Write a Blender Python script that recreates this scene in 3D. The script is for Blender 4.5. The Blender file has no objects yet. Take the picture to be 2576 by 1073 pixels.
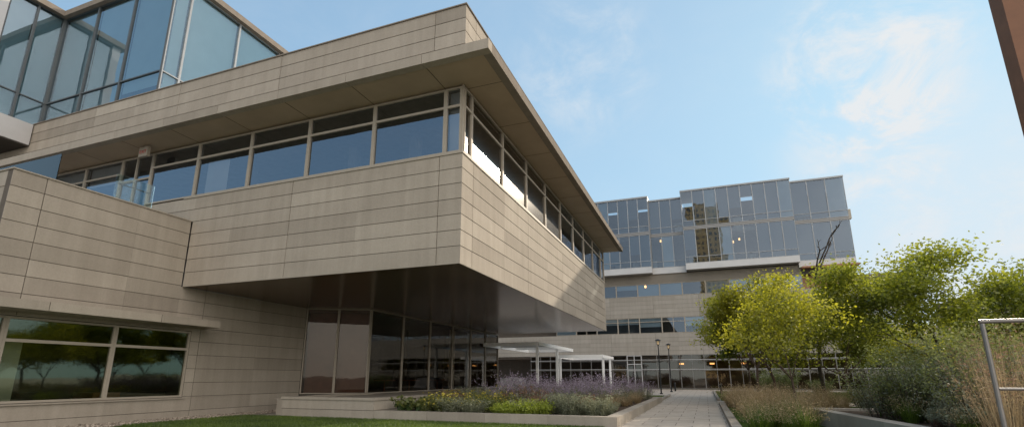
import bpy, math, random
import numpy as np
from mathutils import Vector, Matrix
random.seed(7); rng=np.random.default_rng(7)
S=bpy.context.scene
SUN_EL=math.radians(24.0); SUN_AZ=math.radians(23.4)
SUND=Vector((math.sin(SUN_AZ)*math.cos(SUN_EL),math.cos(SUN_AZ)*math.cos(SUN_EL),math.sin(SUN_EL)))

# ------------------------------------------------------------ materials
def newmat(name):
    m=bpy.data.materials.new(name); m.use_nodes=True
    nt=m.node_tree; nt.nodes.clear()
    out=nt.nodes.new('ShaderNodeOutputMaterial')
    return m,nt,out
def N(nt,t,**k):
    n=nt.nodes.new(t)
    for a,b in k.items(): setattr(n,a,b)
    return n
def L(nt,a,b): nt.links.new(a,b)
def math_n(nt,op,a,b=None,clamp=False):
    n=N(nt,'ShaderNodeMath',operation=op); n.use_clamp=clamp
    for i,v in enumerate((a,b)):
        if v is None: continue
        if isinstance(v,(int,float)): n.inputs[i].default_value=v
        else: L(nt,v,n.inputs[i])
    return n.outputs[0]
def ramp(nt,fac,stops):
    r=N(nt,'ShaderNodeValToRGB')
    el=r.color_ramp.elements
    while len(el)<len(stops): el.new(0.5)
    for e,(p,c) in zip(el,stops):
        e.position=p; e.color=(c[0],c[1],c[2],1)
    L(nt,fac,r.inputs[0]); return r.outputs[0]
def noise(nt,vec,scale,detail=4,rough=.55,dist=0.):
    n=N(nt,'ShaderNodeTexNoise'); n.inputs['Scale'].default_value=scale
    n.inputs['Detail'].default_value=detail; n.inputs['Roughness'].default_value=rough
    n.inputs['Distortion'].default_value=dist
    if vec is not None: L(nt,vec,n.inputs['Vector'])
    return n.outputs['Fac']
def mapping(nt,vec,scale=(1,1,1),rot=(0,0,0)):
    m=N(nt,'ShaderNodeMapping'); m.inputs['Scale'].default_value=scale; m.inputs['Rotation'].default_value=rot
    L(nt,vec,m.inputs['Vector']); return m.outputs[0]
def pos(nt): return N(nt,'ShaderNodeNewGeometry').outputs['Position']
def tone(nt): 
    a=N(nt,'ShaderNodeAttribute'); a.attribute_name='tone'; return a.outputs['Fac']
def pbsdf(nt,out,color,rough=.6,metal=0.,spec=.5,bump=None,bs=.3,bd=.01):
    p=N(nt,'ShaderNodeBsdfPrincipled')
    if isinstance(color,tuple): p.inputs['Base Color'].default_value=(*color,1)
    else: L(nt,color,p.inputs['Base Color'])
    if isinstance(rough,(int,float)): p.inputs['Roughness'].default_value=rough
    else: L(nt,rough,p.inputs['Roughness'])
    p.inputs['Metallic'].default_value=metal
    p.inputs['Specular IOR Level'].default_value=spec
    if bump is not None:
        b=N(nt,'ShaderNodeBump'); b.inputs['Strength'].default_value=bs; b.inputs['Distance'].default_value=bd
        L(nt,bump,b.inputs['Height']); L(nt,b.outputs[0],p.inputs['Normal'])
    L(nt,p.outputs[0],out.inputs[0]); return p
def mulcol(nt,c,f):
    m=N(nt,'ShaderNodeMix',data_type='RGBA',blend_type='MULTIPLY'); m.inputs[0].default_value=1
    L(nt,c,m.inputs[6]); L(nt,f,m.inputs[7]); return m.outputs[2]
def stone_mat(name,lo,hi,bs=.35):
    m,nt,out=newmat(name); P=pos(nt)
    big=noise(nt,mapping(nt,P,(.35,.35,.8)),1.,5,.6)
    fine=noise(nt,P,22,6,.7)
    streak=noise(nt,mapping(nt,P,(3,3,.25)),1.,4,.6)
    f=math_n(nt,'ADD',math_n(nt,'MULTIPLY',tone(nt),.6),math_n(nt,'MULTIPLY',big,.4))
    c=ramp(nt,f,[(.15,lo),(.85,hi)])
    v=ramp(nt,math_n(nt,'ADD',math_n(nt,'MULTIPLY',fine,.5),math_n(nt,'MULTIPLY',streak,.5)),[(.3,(.78,.77,.76)),(.7,(1.06,1.06,1.06))])
    pbsdf(nt,out,mulcol(nt,c,v),.9,0,.12,fine,bs,.012); return m
def simple(name,col,rough=.5,metal=0.,nscale=3.,var=.2,spec=.5,bs=.08):
    m,nt,out=newmat(name); P=pos(nt); n=noise(nt,P,nscale,5,.6)
    c=ramp(nt,n,[(.25,tuple(x*(1-var) for x in col)),(.75,tuple(min(1,x*(1+var)) for x in col))])
    pbsdf(nt,out,c,rough,metal,spec,n,bs,.01); return m
STONE=stone_mat('limestone',(.25,.218,.180),(.415,.368,.308))
STONE_FAR=stone_mat('grey_limestone',(.27,.245,.21),(.37,.34,.30),.2)
JOINT=simple('joint_mortar',(.09,.072,.055),.9)
COPING=simple('metal_coping',(.22,.19,.16),1.,0,3,.15,.0)
SOFFIT=simple('canopy_soffit_panel',(.37,.285,.20),.7,0,.8,.1)
JLINE=simple('soffit_joint',(.10,.075,.055),.9)
FRAME=simple('taupe_window_frame',(.32,.28,.23),.6,.0,5,.06,.25)
FRAME_D=simple('dark_window_frame',(.09,.10,.105),.4,.3,5,.06)
FRAME_S=simple('silver_window_frame',(.29,.30,.31),.45,.3,5,.06)
FRAME_G=simple('grey_shopfront_frame',(.17,.16,.15),.4,.3,5,.06)
WHITE=simple('white_paint',(.85,.84,.82),.4,0,4,.04)
LIGHTMETAL=simple('light_metal_panel',(.45,.44,.435),.45,.2,.7,.08)
GREYMETAL=simple('grey_metal_panel',(.32,.31,.305),.45,.2,.7,.08)
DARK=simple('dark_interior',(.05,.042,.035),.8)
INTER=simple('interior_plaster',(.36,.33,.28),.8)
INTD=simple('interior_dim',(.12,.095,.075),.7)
BLACK=simple('black_metal',(.02,.02,.02),.4,.5)
STEEL=simple('brushed_steel',(.20,.185,.17),.42,.5)
BRONZE=simple('rust_brown_paint',(.17,.075,.038),.55,.0,6,.2,.3)
BLIND=simple('window_blind_fabric',(.12,.15,.175),.9,0,1.,.05)
BLINDT=simple('pale_teal_blind_fabric',(.37,.43,.46),.9,0,1.,.05)
BLINDW=simple('white_blind_fabric',(.74,.75,.72),.9,0,1.,.05)
BARK=simple('bark',(.085,.06,.045),.9,0,18,.4,.2,.5)
BARKD=simple('dead_bark',(.06,.05,.042),.9,0,18,.4,.2,.5)
WOOD=simple('wood_panel',(.30,.13,.06),.5,0,3,.25)
WOODD=simple('dark_wood_panel',(.105,.052,.034),.5,0,3,.25)
SOIL=simple('soil_mulch',(.07,.05,.035),1,0,14,.5,.1,.9)
RED=simple('sign_red',(.38,.04,.03),.5)
TARP=simple('grey_tarp',(.45,.45,.47),.6,0,2,.15,.5,.5)
LAMPG=simple('lamp_globe',(.8,.6,.35),.3)
m,nt,out=newmat('bronze_soffit'); P=pos(nt)
n1=noise(nt,mapping(nt,P,(.5,6,1)),1.,3,.5)
wv=N(nt,'ShaderNodeTexBrick'); wv.offset=.5; wv.inputs['Scale'].default_value=1; wv.inputs['Brick Width'].default_value=3.1; wv.inputs['Row Height'].default_value=.3; wv.inputs['Mortar Size'].default_value=.012
wv.inputs['Color1'].default_value=(.25,.165,.115,1); wv.inputs['Color2'].default_value=(.205,.135,.095,1); wv.inputs['Mortar'].default_value=(.06,.04,.028,1)
L(nt,P,wv.inputs['Vector'])
pbsdf(nt,out,wv.outputs[0],.2,.55,.45,n1,.12,.01); BSOFF=m
def glass_mat(name,tint,base,refl=(1,1,1),rough=.0,ior=1.6,bs=.05):
    m,nt,out=newmat(name)
    tr=N(nt,'ShaderNodeBsdfTransparent'); tr.inputs[0].default_value=(*tint,1)
    gl=N(nt,'ShaderNodeBsdfGlossy'); gl.inputs[0].default_value=(*refl,1); gl.inputs['Roughness'].default_value=rough
    fr=N(nt,'ShaderNodeFresnel'); fr.inputs[0].default_value=ior
    P=pos(nt); nz=noise(nt,P,.9,2,.5)
    b=N(nt,'ShaderNodeBump'); b.inputs['Strength'].default_value=bs; b.inputs['Distance'].default_value=.05
    L(nt,nz,b.inputs['Height']); L(nt,b.outputs[0],gl.inputs['Normal'])
    f=math_n(nt,'ADD',fr.outputs[0],base,True)
    mx=N(nt,'ShaderNodeMixShader'); L(nt,f,mx.inputs[0]); L(nt,tr.outputs[0],mx.inputs[1]); L(nt,gl.outputs[0],mx.inputs[2])
    L(nt,mx.outputs[0],out.inputs[0]); return m
GLASS=glass_mat('window_glass',(.5,.52,.54),.16,(.76,.86,1),.02,1.6)
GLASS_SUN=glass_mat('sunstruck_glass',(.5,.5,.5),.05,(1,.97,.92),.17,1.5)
GLASS_T=glass_mat('teal_curtain_glass',(.58,.72,.76),.18,(.80,.91,1),.01,1.5)
GLASS_G=glass_mat('ground_floor_glass',(.50,.45,.39),.04,(.95,.92,.86),.02,1.45)
GLASS_D=glass_mat('dark_ground_floor_glass',(.60,.50,.44),.015,(.95,.88,.8),.02,1.3)
GLASS_B=glass_mat('green_reflection_glass',(.42,.45,.36),.06,(.85,.95,.7),.025,1.5,.03)  # green of mirrored trees is coloured into the glass reflection
GLASS_F=glass_mat('far_facade_glass',(.50,.58,.64),.07,(.68,.80,.96),.01,1.5)
GLASS_C=glass_mat('clear_railing_glass',(.82,.92,.92),.06,(1,1,1),.0,1.45)
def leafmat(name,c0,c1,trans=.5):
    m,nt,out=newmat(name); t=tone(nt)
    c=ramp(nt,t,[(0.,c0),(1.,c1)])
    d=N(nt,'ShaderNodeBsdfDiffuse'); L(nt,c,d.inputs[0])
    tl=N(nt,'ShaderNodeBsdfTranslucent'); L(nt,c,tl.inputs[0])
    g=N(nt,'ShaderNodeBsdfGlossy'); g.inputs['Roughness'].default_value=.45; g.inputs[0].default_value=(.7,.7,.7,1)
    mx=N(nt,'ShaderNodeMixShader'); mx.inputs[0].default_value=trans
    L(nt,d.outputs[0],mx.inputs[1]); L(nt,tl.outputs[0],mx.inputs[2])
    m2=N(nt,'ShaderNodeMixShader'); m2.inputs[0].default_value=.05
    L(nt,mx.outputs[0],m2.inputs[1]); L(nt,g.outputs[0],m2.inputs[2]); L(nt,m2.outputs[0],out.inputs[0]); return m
LEAF_Y=leafmat('leaf_yellow_green',(.075,.10,.012),(.60,.56,.03),.62)
LEAF_G=leafmat('leaf_green',(.05,.08,.012),(.40,.42,.03),.6)
LEAF_OL=leafmat('leaf_olive',(.06,.08,.018),(.22,.24,.065),.5)
LEAF_GREY=leafmat('leaf_grey_green',(.085,.095,.055),(.28,.29,.18),.4)
LEAF_DK=leafmat('leaf_dark',(.03,.06,.02),(.10,.15,.04),.3)
LEAF_BR=leafmat('leaf_bright',(.14,.21,.02),(.40,.45,.05),.45)
PURPLE=leafmat('mauve_flower',(.19,.14,.19),(.36,.29,.36),.4)
RUST=leafmat('rust_leaf',(.12,.06,.04),(.30,.18,.11),.4)
YELLOW=leafmat('yellow_flower',(.35,.22,.03),(.6,.5,.06),.4)
STRAW=leafmat('straw_blade',(.20,.135,.065),(.48,.36,.20),.45)
BLADE=leafmat('grass_blade',(.03,.065,.01),(.16,.23,.025),.45)

# ------------------------------------------------------------ mesh building
class MB:
    def __init__(s): s.v=[]; s.f=[]; s.m=[]; s.t=[]
    def add(s,vs,fs,mat=0,t=.5):
        b=len(s.v); s.v+=vs; s.f+=[tuple(i+b for i in f) for f in fs]; s.m+=[mat]*len(fs); s.t+=[t]*len(fs)
    def box(s,x0,x1,y0,y1,z0,z1,mat=0,t=.5):
        vs=[(x0,y0,z0),(x1,y0,z0),(x1,y1,z0),(x0,y1,z0),(x0,y0,z1),(x1,y0,z1),(x1,y1,z1),(x0,y1,z1)]
        s.add(vs,[(0,3,2,1),(4,5,6,7),(0,1,5,4),(1,2,6,5),(2,3,7,6),(3,0,4,7)],mat,t)
    def pbox(s,pl,s0,s1,z0,z1,d0,d1,mat=0,t=.5,tilt=0.):
        ox,oy,ux,uy,nx,ny=pl
        def q(a,z,d): return (ox+ux*a+nx*d,oy+uy*a+ny*d,z)
        vs=[q(s0,z0,d1),q(s1,z0,d1),q(s1,z0,d0),q(s0,z0,d0),q(s0,z1,d1-tilt),q(s1,z1,d1-tilt),q(s1,z1,d0),q(s0,z1,d0)]
        fs=[(0,3,2,1),(4,5,6,7),(0,1,5,4),(1,2,6,5),(2,3,7,6),(3,0,4,7)]
        if ux*ny-uy*nx>0: fs=[tuple(reversed(f)) for f in fs]
        s.add(vs,fs,mat,t)
    def prism(s,pts,z0,z1,mat=0,t=.5):
        n=len(pts); vs=[(x,y,z0) for x,y in pts]+[(x,y,z1) for x,y in pts]
        s.add(vs,[tuple(reversed(range(n))),tuple(range(n,2*n))]+[(i,(i+1)%n,n+(i+1)%n,n+i) for i in range(n)],mat,t)
    def tube(s,p0,p1,r0,r1,n=6,mat=0,t=.5,cap=True):
        p0=Vector(p0);p1=Vector(p1); d=(p1-p0)
        if d.length<1e-6: return
        d.normalize(); a=d.orthogonal().normalized(); b=d.cross(a)
        vs=[];
        for p,r in((p0,r0),(p1,r1)):
            for i in range(n):
                w=2*math.pi*i/n; vs.append(tuple(p+a*math.cos(w)*r+b*math.sin(w)*r))
        fs=[(i,(i+1)%n,n+(i+1)%n,n+i) for i in range(n)]
        if cap: fs+=[tuple(reversed(range(n))),tuple(range(n,2*n))]
        s.add(vs,fs,mat,t)
    def obj(s,name,mats,parent=None,off=(0,0,0),smooth=False):
        me=bpy.data.meshes.new(name)
        o3=off
        me.from_pydata([(x-o3[0],y-o3[1],z-o3[2]) for x,y,z in s.v],[],s.f)
        for mt in mats: me.materials.append(mt)
        me.polygons.foreach_set('material_index',s.m)
        at=me.attributes.new('tone','FLOAT','FACE'); at.data.foreach_set('value',s.t)
        if smooth: me.polygons.foreach_set('use_smooth',[True]*len(s.f))
        me.update()
        ob=bpy.data.objects.new(name,me); S.collection.objects.link(ob)
        if parent is not None: ob.parent=parent
        return ob
def empty(name,loc,label,cat,group=None,kind=None):
    e=bpy.data.objects.new(name,None); e.empty_display_size=.5; e.location=loc; S.collection.objects.link(e)
    tag(e,label,cat,group,kind); return e
def tag(e,label=None,cat=None,group=None,kind=None):
    if label: e['label']=label
    if cat: e['category']=cat
    if group: e['group']=group
    if kind: e['kind']=kind
def quads_mesh(name,V,mats,midx,tn):
    n=len(V); me=bpy.data.meshes.new(name)
    me.vertices.add(n*4); me.vertices.foreach_set('co',np.asarray(V,np.float32).reshape(-1))
    me.loops.add(n*4); me.loops.foreach_set('vertex_index',np.arange(n*4,dtype=np.int32))
    me.polygons.add(n); me.polygons.foreach_set('loop_start',np.arange(0,n*4,4,dtype=np.int32))
    me.polygons.foreach_set('loop_total',np.full(n,4,dtype=np.int32))
    for mt in mats: me.materials.append(mt)
    me.polygons.foreach_set('material_index',np.asarray(midx,np.int32))
    at=me.attributes.new('tone','FLOAT','FACE'); at.data.foreach_set('value',np.asarray(tn,np.float32))
    me.update(calc_edges=True); me.validate(); return me
def leaf_quads(C,ln,wd,up=0.):
    n=len(C); a=rng.normal(size=(n,3)); a[:,2]=a[:,2]*.7-up; a/=np.linalg.norm(a,axis=1)[:,None]
    b=rng.normal(size=(n,3)); b-=a*np.sum(a*b,1)[:,None]; b/=np.linalg.norm(b,axis=1)[:,None]
    s=rng.uniform(.65,1.3,(n,1)); a=a*ln*s*.5; b=b*wd*s*.5
    return np.stack([C-a,C+b-a*.1,C+a,C-b-a*.1],1)

# ------------------------------------------------------------ wall + windows
def stone_wall(mb,pl,s0,s1,z0,z1,zref=9.22,ch=.56,major=(),minor=(),holes=(),b0=0.,b1=0.,backing=True):
    zs=[z0]; k=math.ceil((z0-zref)/ch+1e-4)
    while zref+k*ch<z1-.03: zs.append(zref+k*ch); k+=1
    zs.append(z1)
    if len(zs)>2 and zs[1]-zs[0]<.06: zs.pop(1)
    js=sorted([(j,.012) for j in major if s0+.05<j<s1-.05]+[(j,.0012) for j in minor if s0+.05<j<s1-.05])
    js=[(s0,0)]+js+[(s1,0)]
    def emit(a,b,c,d,f):
        xs=sorted({a,b}|{h[i] for h in holes for i in(0,1) if a<h[i]<b}); ys=sorted({c,d}|{h[i] for h in holes for i in(2,3) if c<h[i]<d})
        for i in range(len(xs)-1):
            for j in range(len(ys)-1):
                mx=(xs[i]+xs[i+1])/2; my=(ys[j]+ys[j+1])/2
                if any(h[0]<mx<h[1] and h[2]<my<h[3] for h in holes): continue
                f(xs[i],xs[i+1],ys[j],ys[j+1])
    for i in range(len(zs)-1):
        for j in range(len(js)-1):
            t=min(1,max(0,random.gauss(.52,.15)))
            a=js[j][0]+js[j][1]; b=js[j+1][0]-js[j+1][1]
            c=zs[i]+(.009 if i else 0); d=zs[i+1]-(.009 if i<len(zs)-2 else 0)
            emit(a,b,c,d,lambda p,q,r,w:mb.pbox(pl,p,q,r,w,-.03,0,0,t,.010))
    if backing: emit(s0+b0,s1-b1,z0+.002,z1-.002,lambda p,q,r,w:mb.pbox(pl,p,q,r,w,-.3,-.0305,1,.3))
def window(par,off,pl,s0,s1,z0,z1,trans=(),mulls=(),fw=.06,glass=None,frame=None,blind=0,blmat=None,name='window',rec=.03,dep=.12,label=None,jit=.003,thin=.04):
    mb=MB(); e=.0015; a,b,c,d=s0+e,s1-e,z0+e,z1-e; q0,q1=-rec-dep,-rec+.03
    mb.pbox(pl,a,a+fw,c,d,q0,q1); mb.pbox(pl,b-fw,b,c,d,q0,q1)
    mb.pbox(pl,a+fw,b-fw,c,c+fw,q0,q1); mb.pbox(pl,a+fw,b-fw,d-fw,d,q0,q1)
    zc=[c+fw]+[x for t in trans for x in(t-thin,t+thin)]+[d-fw]
    for t in trans: mb.pbox(pl,a+fw,b-fw,t-thin,t+thin,q0+.02,q1-.003)
    for m_ in mulls:
        for i in range(0,len(zc),2): mb.pbox(pl,m_-thin,m_+thin,zc[i],zc[i+1],q0+.02,q1-.002)
    w=mb.obj(name,[frame],par,off)
    if label: w['label']=label
    xs=[a+fw]+[x for t in mulls for x in(t-thin,t+thin)]+[b-fw]
    g=MB(); ox,oy,ux,uy,nx,ny=pl
    for i in range(0,len(xs),2):
        for k in range(0,len(zc),2):
            j=[random.uniform(-jit,jit)-rec-.04 for _ in range(3)]; j.append(j[0]+j[2]-j[1])
            cs=[(xs[i],zc[k]),(xs[i+1],zc[k]),(xs[i+1],zc[k+1]),(xs[i],zc[k+1])]
            g.add([(ox+ux*s_+nx*dd,oy+uy*s_+ny*dd,z_) for (s_,z_),dd in zip(cs,j)],[(0,1,2,3) if ux*ny-uy*nx<0 else (3,2,1,0)])
    g.obj('glass',[glass],w)
    for o_ in w.children: o_.data.transform(Matrix.Translation(Vector(off)*-1))
    if blind>0:
        m2=MB(); m2.pbox(pl,a+fw,b-fw,d-fw-(d-c-2*fw)*blind,d-fw,q0-.10,q0-.09,0,random.random())
        m2.obj('blind',[blmat or BLIND],w,off)
    return w
XL=-20.2; YC=14.56; XC=-7.3
P_front=(0,YC,1,0,0,-1)      # s = x
P_right=(XC,0,0,1,1,0)       # s = y
P_block=(XL,0,0,1,1,0)

# ============================================================ MAIN BUILDING
B0=(-14.,22.,0.)
B=empty('limestone_building',B0,'beige limestone building with cantilevered upper floor and flat canopy roof','building')
mb=MB()
stone_wall(mb,P_front,-20.17,XC,5.3,9.2,major=[-8.2,-14.8],minor=[-11.6,-17.9],b1=.04)
stone_wall(mb,P_right,YC+.032,41.6,5.3,9.2,major=[15.5+6.2*k for k in range(5)],minor=[18.6+6.2*k for k in range(5)],b0=.3)
stone_wall(mb,P_front,-50,-20.17,8.1,9.2,major=[-26.6],minor=[-21.8],)
mb.pbox((0,41.6,1,0,0,1),-20,XC-.002,5.3,9.2,-.3,0,0,.5)
mb.obj('cantilever_wall',[STONE,JOINT],B,B0)
mb=MB(); mb.box(-20.9,XC+.03,YC-.03,41.63,9.2,9.245); mb.obj('window_sill',[FRAME],B,B0)
mb=MB(); mb.box(-20.17,XC-.03,YC+.03,41.58,5.27,5.40); mb.obj('bronze_soffit',[BSOFF],B,B0)
mb=MB(); mb.box(XL+.03,XC-.0,YC-.0,YC+.05,5.25,5.2985); mb.box(XC-.05,XC-.0,YC+.051,41.6,5.25,5.2985); mb.obj('drip_edge',[STONE],B,B0)
mb=MB()
stone_wall(mb,P_front,-50,XC,12.19,15.25,zref=15.25,major=[-8.6,-16.2,-22.4,-28.6],minor=[-12.1,-19.2,-25.5],b1=.04)
stone_wall(mb,P_right,YC+.032,41.6,12.19,15.25,zref=15.25,major=[15.5+6.2*k for k in range(5)],minor=[],b0=.3)
mb.box(-20,XC-.31,41.3,41.6,12.2,15.25,0,.5)
mb.obj('parapet_wall',[STONE,JOINT],B,B0)
mb=MB(); mb.box(-50,XC+.04,YC-.04,YC+.36,15.252,15.30); mb.box(XC-.36,XC+.04,YC+.362,41.64,15.252,15.30); mb.obj('parapet_coping',[COPING],B,B0)
mb=MB(); mb.box(-50,XC-.3,YC+.3,41.3,14.2,14.5); mb.obj('roof_deck',[COPING],B,B0)
mb=MB(); fx=-5.65; fy=12.91
fj=[-8.1-3.12*k for k in range(-0,14)]
prev=fx
for j in fj:
    mb.box(j+.008,prev-(.008 if prev!=fx else 0),fy,fy+.30,11.84,12.2,0,random.uniform(.2,.6)); prev=j
py=fy+.302
for k in range(1,12):
    ye=min(fy+k*2.65,41.7)
    if ye<=py: break
    mb.box(fx-.3,fx,py+(.004 if k>1 else 0),ye-.004,11.84,12.2,1,random.uniform(.2,.6)); py=ye
mb.box(-50,fx-.302,fy+.302,41.69,12.0,12.17,1)
mb.obj('canopy_fascia',[STONE,COPING],B,B0)
mb=MB()
mb.box(-50,fx-.31,fy+.31,YC+.2,11.885,11.93,0,.5); mb.box(XC-.2,fx-.31,YC+.202,41.68,11.885,11.93,0,.5)
for j in fj: mb.box(j-.014,j+.014,fy+.31,YC+.1,11.881,11.8845,1)
for k in range(0,9): mb.box(XC,fx-.31,14.9+3.12*k-.014,14.9+3.12*k+.014,11.881,11.8845,1)
mb.obj('canopy_soffit',[SOFFIT,JLINE],B,B0)
mb=MB(); mb.box(-49,XC-.25,YC+.25,41.5,11.8,11.88); mb.box(-49,XC-.25,YC+.35,41.3,8.9,9.18,1); mb.box(-49,-14.5,21.0,21.2,9.19,11.79,2); mb.box(-14.5,-14.3,21.2,41.,9.19,11.79,2)
mb.box(-20,XC-.3,41.3,41.58,9.25,11.79,2)
for x in(-11,-14.2,-20.4): mb.box(x-.2,x+.2,17.2,17.6,9.19,11.79,0)
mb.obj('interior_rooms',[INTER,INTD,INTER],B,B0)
ms=[-7.37,-8.02,-11.08,-14.2,-17.3,-20.4,-23.4]
for i in range(len(ms)-1):
    window(B,B0,P_front,ms[i+1],ms[i],9.246,11.80,trans=(11.06,),fw=.07,glass=GLASS,frame=FRAME,blind=1 if i==0 else 0,blmat=BLINDW,rec=.0,thin=.045)
m2=MB(); m2.box(-20.2,-18.9,YC+.35,YC+.36,9.3,11.0); m2.obj('curtain',[BLINDW],B,B0)
window(B,B0,P_front,-25.55,-23.4,8.25,11.80,trans=(10.6,),mulls=(-24.5,),fw=.08,glass=GLASS,frame=FRAME,rec=0,name='terrace_door',label='glazed double door opening onto the terrace')
for a,b in((-28.3,-25.55),(-31.4,-28.3),(-34.5,-31.4),(-37.6,-34.5),(-40.7,-37.6)):
    window(B,B0,P_front,a,b,9.246,11.80,trans=(11.06,),fw=.07,glass=GLASS,frame=FRAME,rec=0,blind=.4 if a<-28 else 0,blmat=BLINDW)
ys=[YC+.07,15.25]+[15.25+3.1*k for k in range(1,9)]+[41.55]
for i in range(len(ys)-1):
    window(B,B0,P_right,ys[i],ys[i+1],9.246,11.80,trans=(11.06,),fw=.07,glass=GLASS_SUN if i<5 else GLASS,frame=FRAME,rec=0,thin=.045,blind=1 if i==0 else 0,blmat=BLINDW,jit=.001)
mb=MB(); mb.box(XC-.07,XC+.0,YC+.0,YC+.07,9.246,11.86); mb.obj('corner_post',[FRAME],B,B0)
mb=MB()
wh=(8.7,15.3,.78,3.48)
stone_wall(mb,P_block,8.44,14.53,0,8.08,major=[9.35],minor=[12.4],holes=[wh])
stone_wall(mb,P_block,14.53,21.8,0,5.26,major=[15.7],minor=[18.7],holes=[wh])
stone_wall(mb,(0,8.44,1,0,0,-1),-50,XL-.035,0,8.08,major=[-21.5,-26],minor=[-24.5],b1=.3)
mb.obj('terrace_block_wall',[STONE,JOINT],B,B0)
mb=MB(); mb.box(XL-.45,XL+.03,8.41,14.52,8.083,8.13); mb.box(-50,XL-.452,8.41,8.85,8.083,8.13); mb.obj('terrace_coping',[STONE],B,B0)
mb=MB(); mb.box(-50,XL-.46,8.86,14.55,7.6,7.9); mb.obj('terrace_deck',[STONE_FAR],B,B0)
mb=MB(); mb.box(XL+.002,-19.0,6.5,9.55,3.6,3.88,0,.5); mb.box(XL+.002,-19.0,9.57,13.1,3.6,3.88,0,.75); mb.box(XL+.002,-19.0,13.12,15.62,3.6,3.88,0,.4); mb.obj('window_canopy_slab',[STONE],B,B0)
bw=[8.72,9.15,12.35,15.28]
for i in range(3):
    window(B,B0,P_block,bw[i],bw[i+1],.80,3.46,trans=(2.72,),fw=.075,glass=GLASS_B,frame=FRAME,rec=.04,thin=.05)
mb=MB(); mb.box(XL-.1,XL+.06,8.7,15.33,.735,.785); mb.obj('window_ledge',[STONE],B,B0)
mb=MB()
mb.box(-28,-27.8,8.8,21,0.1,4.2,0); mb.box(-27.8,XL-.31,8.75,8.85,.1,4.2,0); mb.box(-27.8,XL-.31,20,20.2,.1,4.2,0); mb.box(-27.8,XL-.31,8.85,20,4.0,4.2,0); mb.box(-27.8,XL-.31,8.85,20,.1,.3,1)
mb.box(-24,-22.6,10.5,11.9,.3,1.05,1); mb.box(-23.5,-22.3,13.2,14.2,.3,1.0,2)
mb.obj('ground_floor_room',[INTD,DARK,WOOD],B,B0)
m2=MB(); m2.box(XL-.5,XL-.48,9.2,9.9,.85,2.7); m2.obj('curtain',[BLINDW],B,B0)
z0c=.72
dgx,dgy=3.1,1.6; dl=math.hypot(dgx,dgy); P_diag=(-20.2,21.8,dgx/dl,dgy/dl,dgy/dl,-dgx/dl)
window(B,B0,P_diag,0.03,dl*.5,z0c,5.26,fw=.06,glass=GLASS_D,frame=FRAME,rec=0,name='cafe_window')
window(B,B0,P_diag,dl*.5,dl-.03,z0c,5.26,fw=.06,glass=GLASS_D,frame=FRAME,rec=0,name='cafe_window')
mb=MB(); mb.pbox(P_diag,.1,dl-.2,.73,5.2,-.5,-.45); mb.obj('wood_screen',[WOODD],B,B0)
P_cafe=(-17.1,0,0,1,1,0)
cy_=[23.42,26.7,30.0,33.3,36.4,39.3,42.1]
for i in range(6):
    window(B,B0,P_cafe,cy_[i],cy_[i+1],z0c,5.26,fw=.06,glass=GLASS_G,frame=FRAME,rec=0,name='cafe_window')
mb=MB()
mb.box(-28,-27.8,20.3,42.2,.5,5.2,0); mb.prism([(-27.8,20.3),(-20.35,20.3),(-20.35,22.0),(-17.3,23.7),(-17.3,42.1),(-27.8,42.1)],.6,.7,1); mb.box(-27.8,-20.35,20.2,20.3,.7,5.45,0); mb.prism([(-27.8,20.31),(-20.21,20.31),(-20.21,21.95),(-20.21,42.),(-27.8,42.)],5.05,5.6,0); mb.prism([(-20.2,22.05),(-17.25,23.6),(-17.25,42.),(-20.2,42.)],5.05,5.26,0); mb.box(-27.8,-17.2,42.0,42.15,.7,5.2,0)
for y in(26.5,33,39): mb.box(-21.2,-20.8,y-.2,y+.2,.7,5.05,0)
for y in(25,28,31,35): mb.box(-20.,-19.,y,y+1,1.35,1.42,2); mb.tube((-19.5,y+.5,.7),(-19.5,y+.5,1.35),.05,.05,8,2)
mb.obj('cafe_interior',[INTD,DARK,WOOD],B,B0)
m2=MB()
for y in(33.5,36.5): 
    for k in range(8): m2.box(-17.5-.04*(k%2),-17.47-.04*(k%2),y+.12*k,y+.12*k+.12,.8,5.)
m2.obj('curtain',[BLINDW],B,B0)
mb=MB(); 
stone_wall(mb,(0,17.2,1,0,0,-1),-16.8,-12.2,0,.70,zref=.33,ch=.37,major=[],minor=[-14.5],b1=.04)
stone_wall(mb,(-12.2,0,0,1,1,0),17.235,46,0,.70,zref=.33,ch=.37,minor=[19,22,25,28,31],b0=.3)
mb.box(-17.4,-12.5,17.55,46,.02,.66,0,.5)
mb.box(-16.84,-12.16,17.16,17.6,.702,.80,0,.6); mb.box(-12.6,-12.16,17.602,46.0,.702,.80,0,.5); mb.box(-17.6,-12.602,17.602,46.,.67,.716,0,.4)
mb.box(-16.84,-16.5,17.602,23.2,.02,.80,0,.4)
mb.obj('stone_plinth',[STONE,JOINT],B,B0)
gA=-34.35
mb=MB()
mb.box(-50,-33.9,11.5,YC-.05,14.0,15.22,0); mb.obj('metal_overhang_band',[LIGHTMETAL],B,B0)
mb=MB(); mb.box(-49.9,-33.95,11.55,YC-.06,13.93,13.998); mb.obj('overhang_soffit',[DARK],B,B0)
P_B=(0,15.0,1,0,0,-1); P_C=(-24.8,0,0,1,1,0); P_A=(gA,0,0,1,1,0); P_A2=(0,12.0,1,0,0,-1)
xs=[gA+.02,-31.2,-28.0,-24.82]
for i in range(3): window(B,B0,P_B,xs[i],xs[i+1],14.6,22.5,trans=(16.85,),fw=.05,glass=GLASS_T,frame=FRAME_D,blind=[.85,1,.8][i],blmat=BLINDT,rec=0,thin=.03,name='curtain_wall_panel')
yy=[15.02,15.95]+[15.95+3.05*k for k in range(1,6)]
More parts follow.
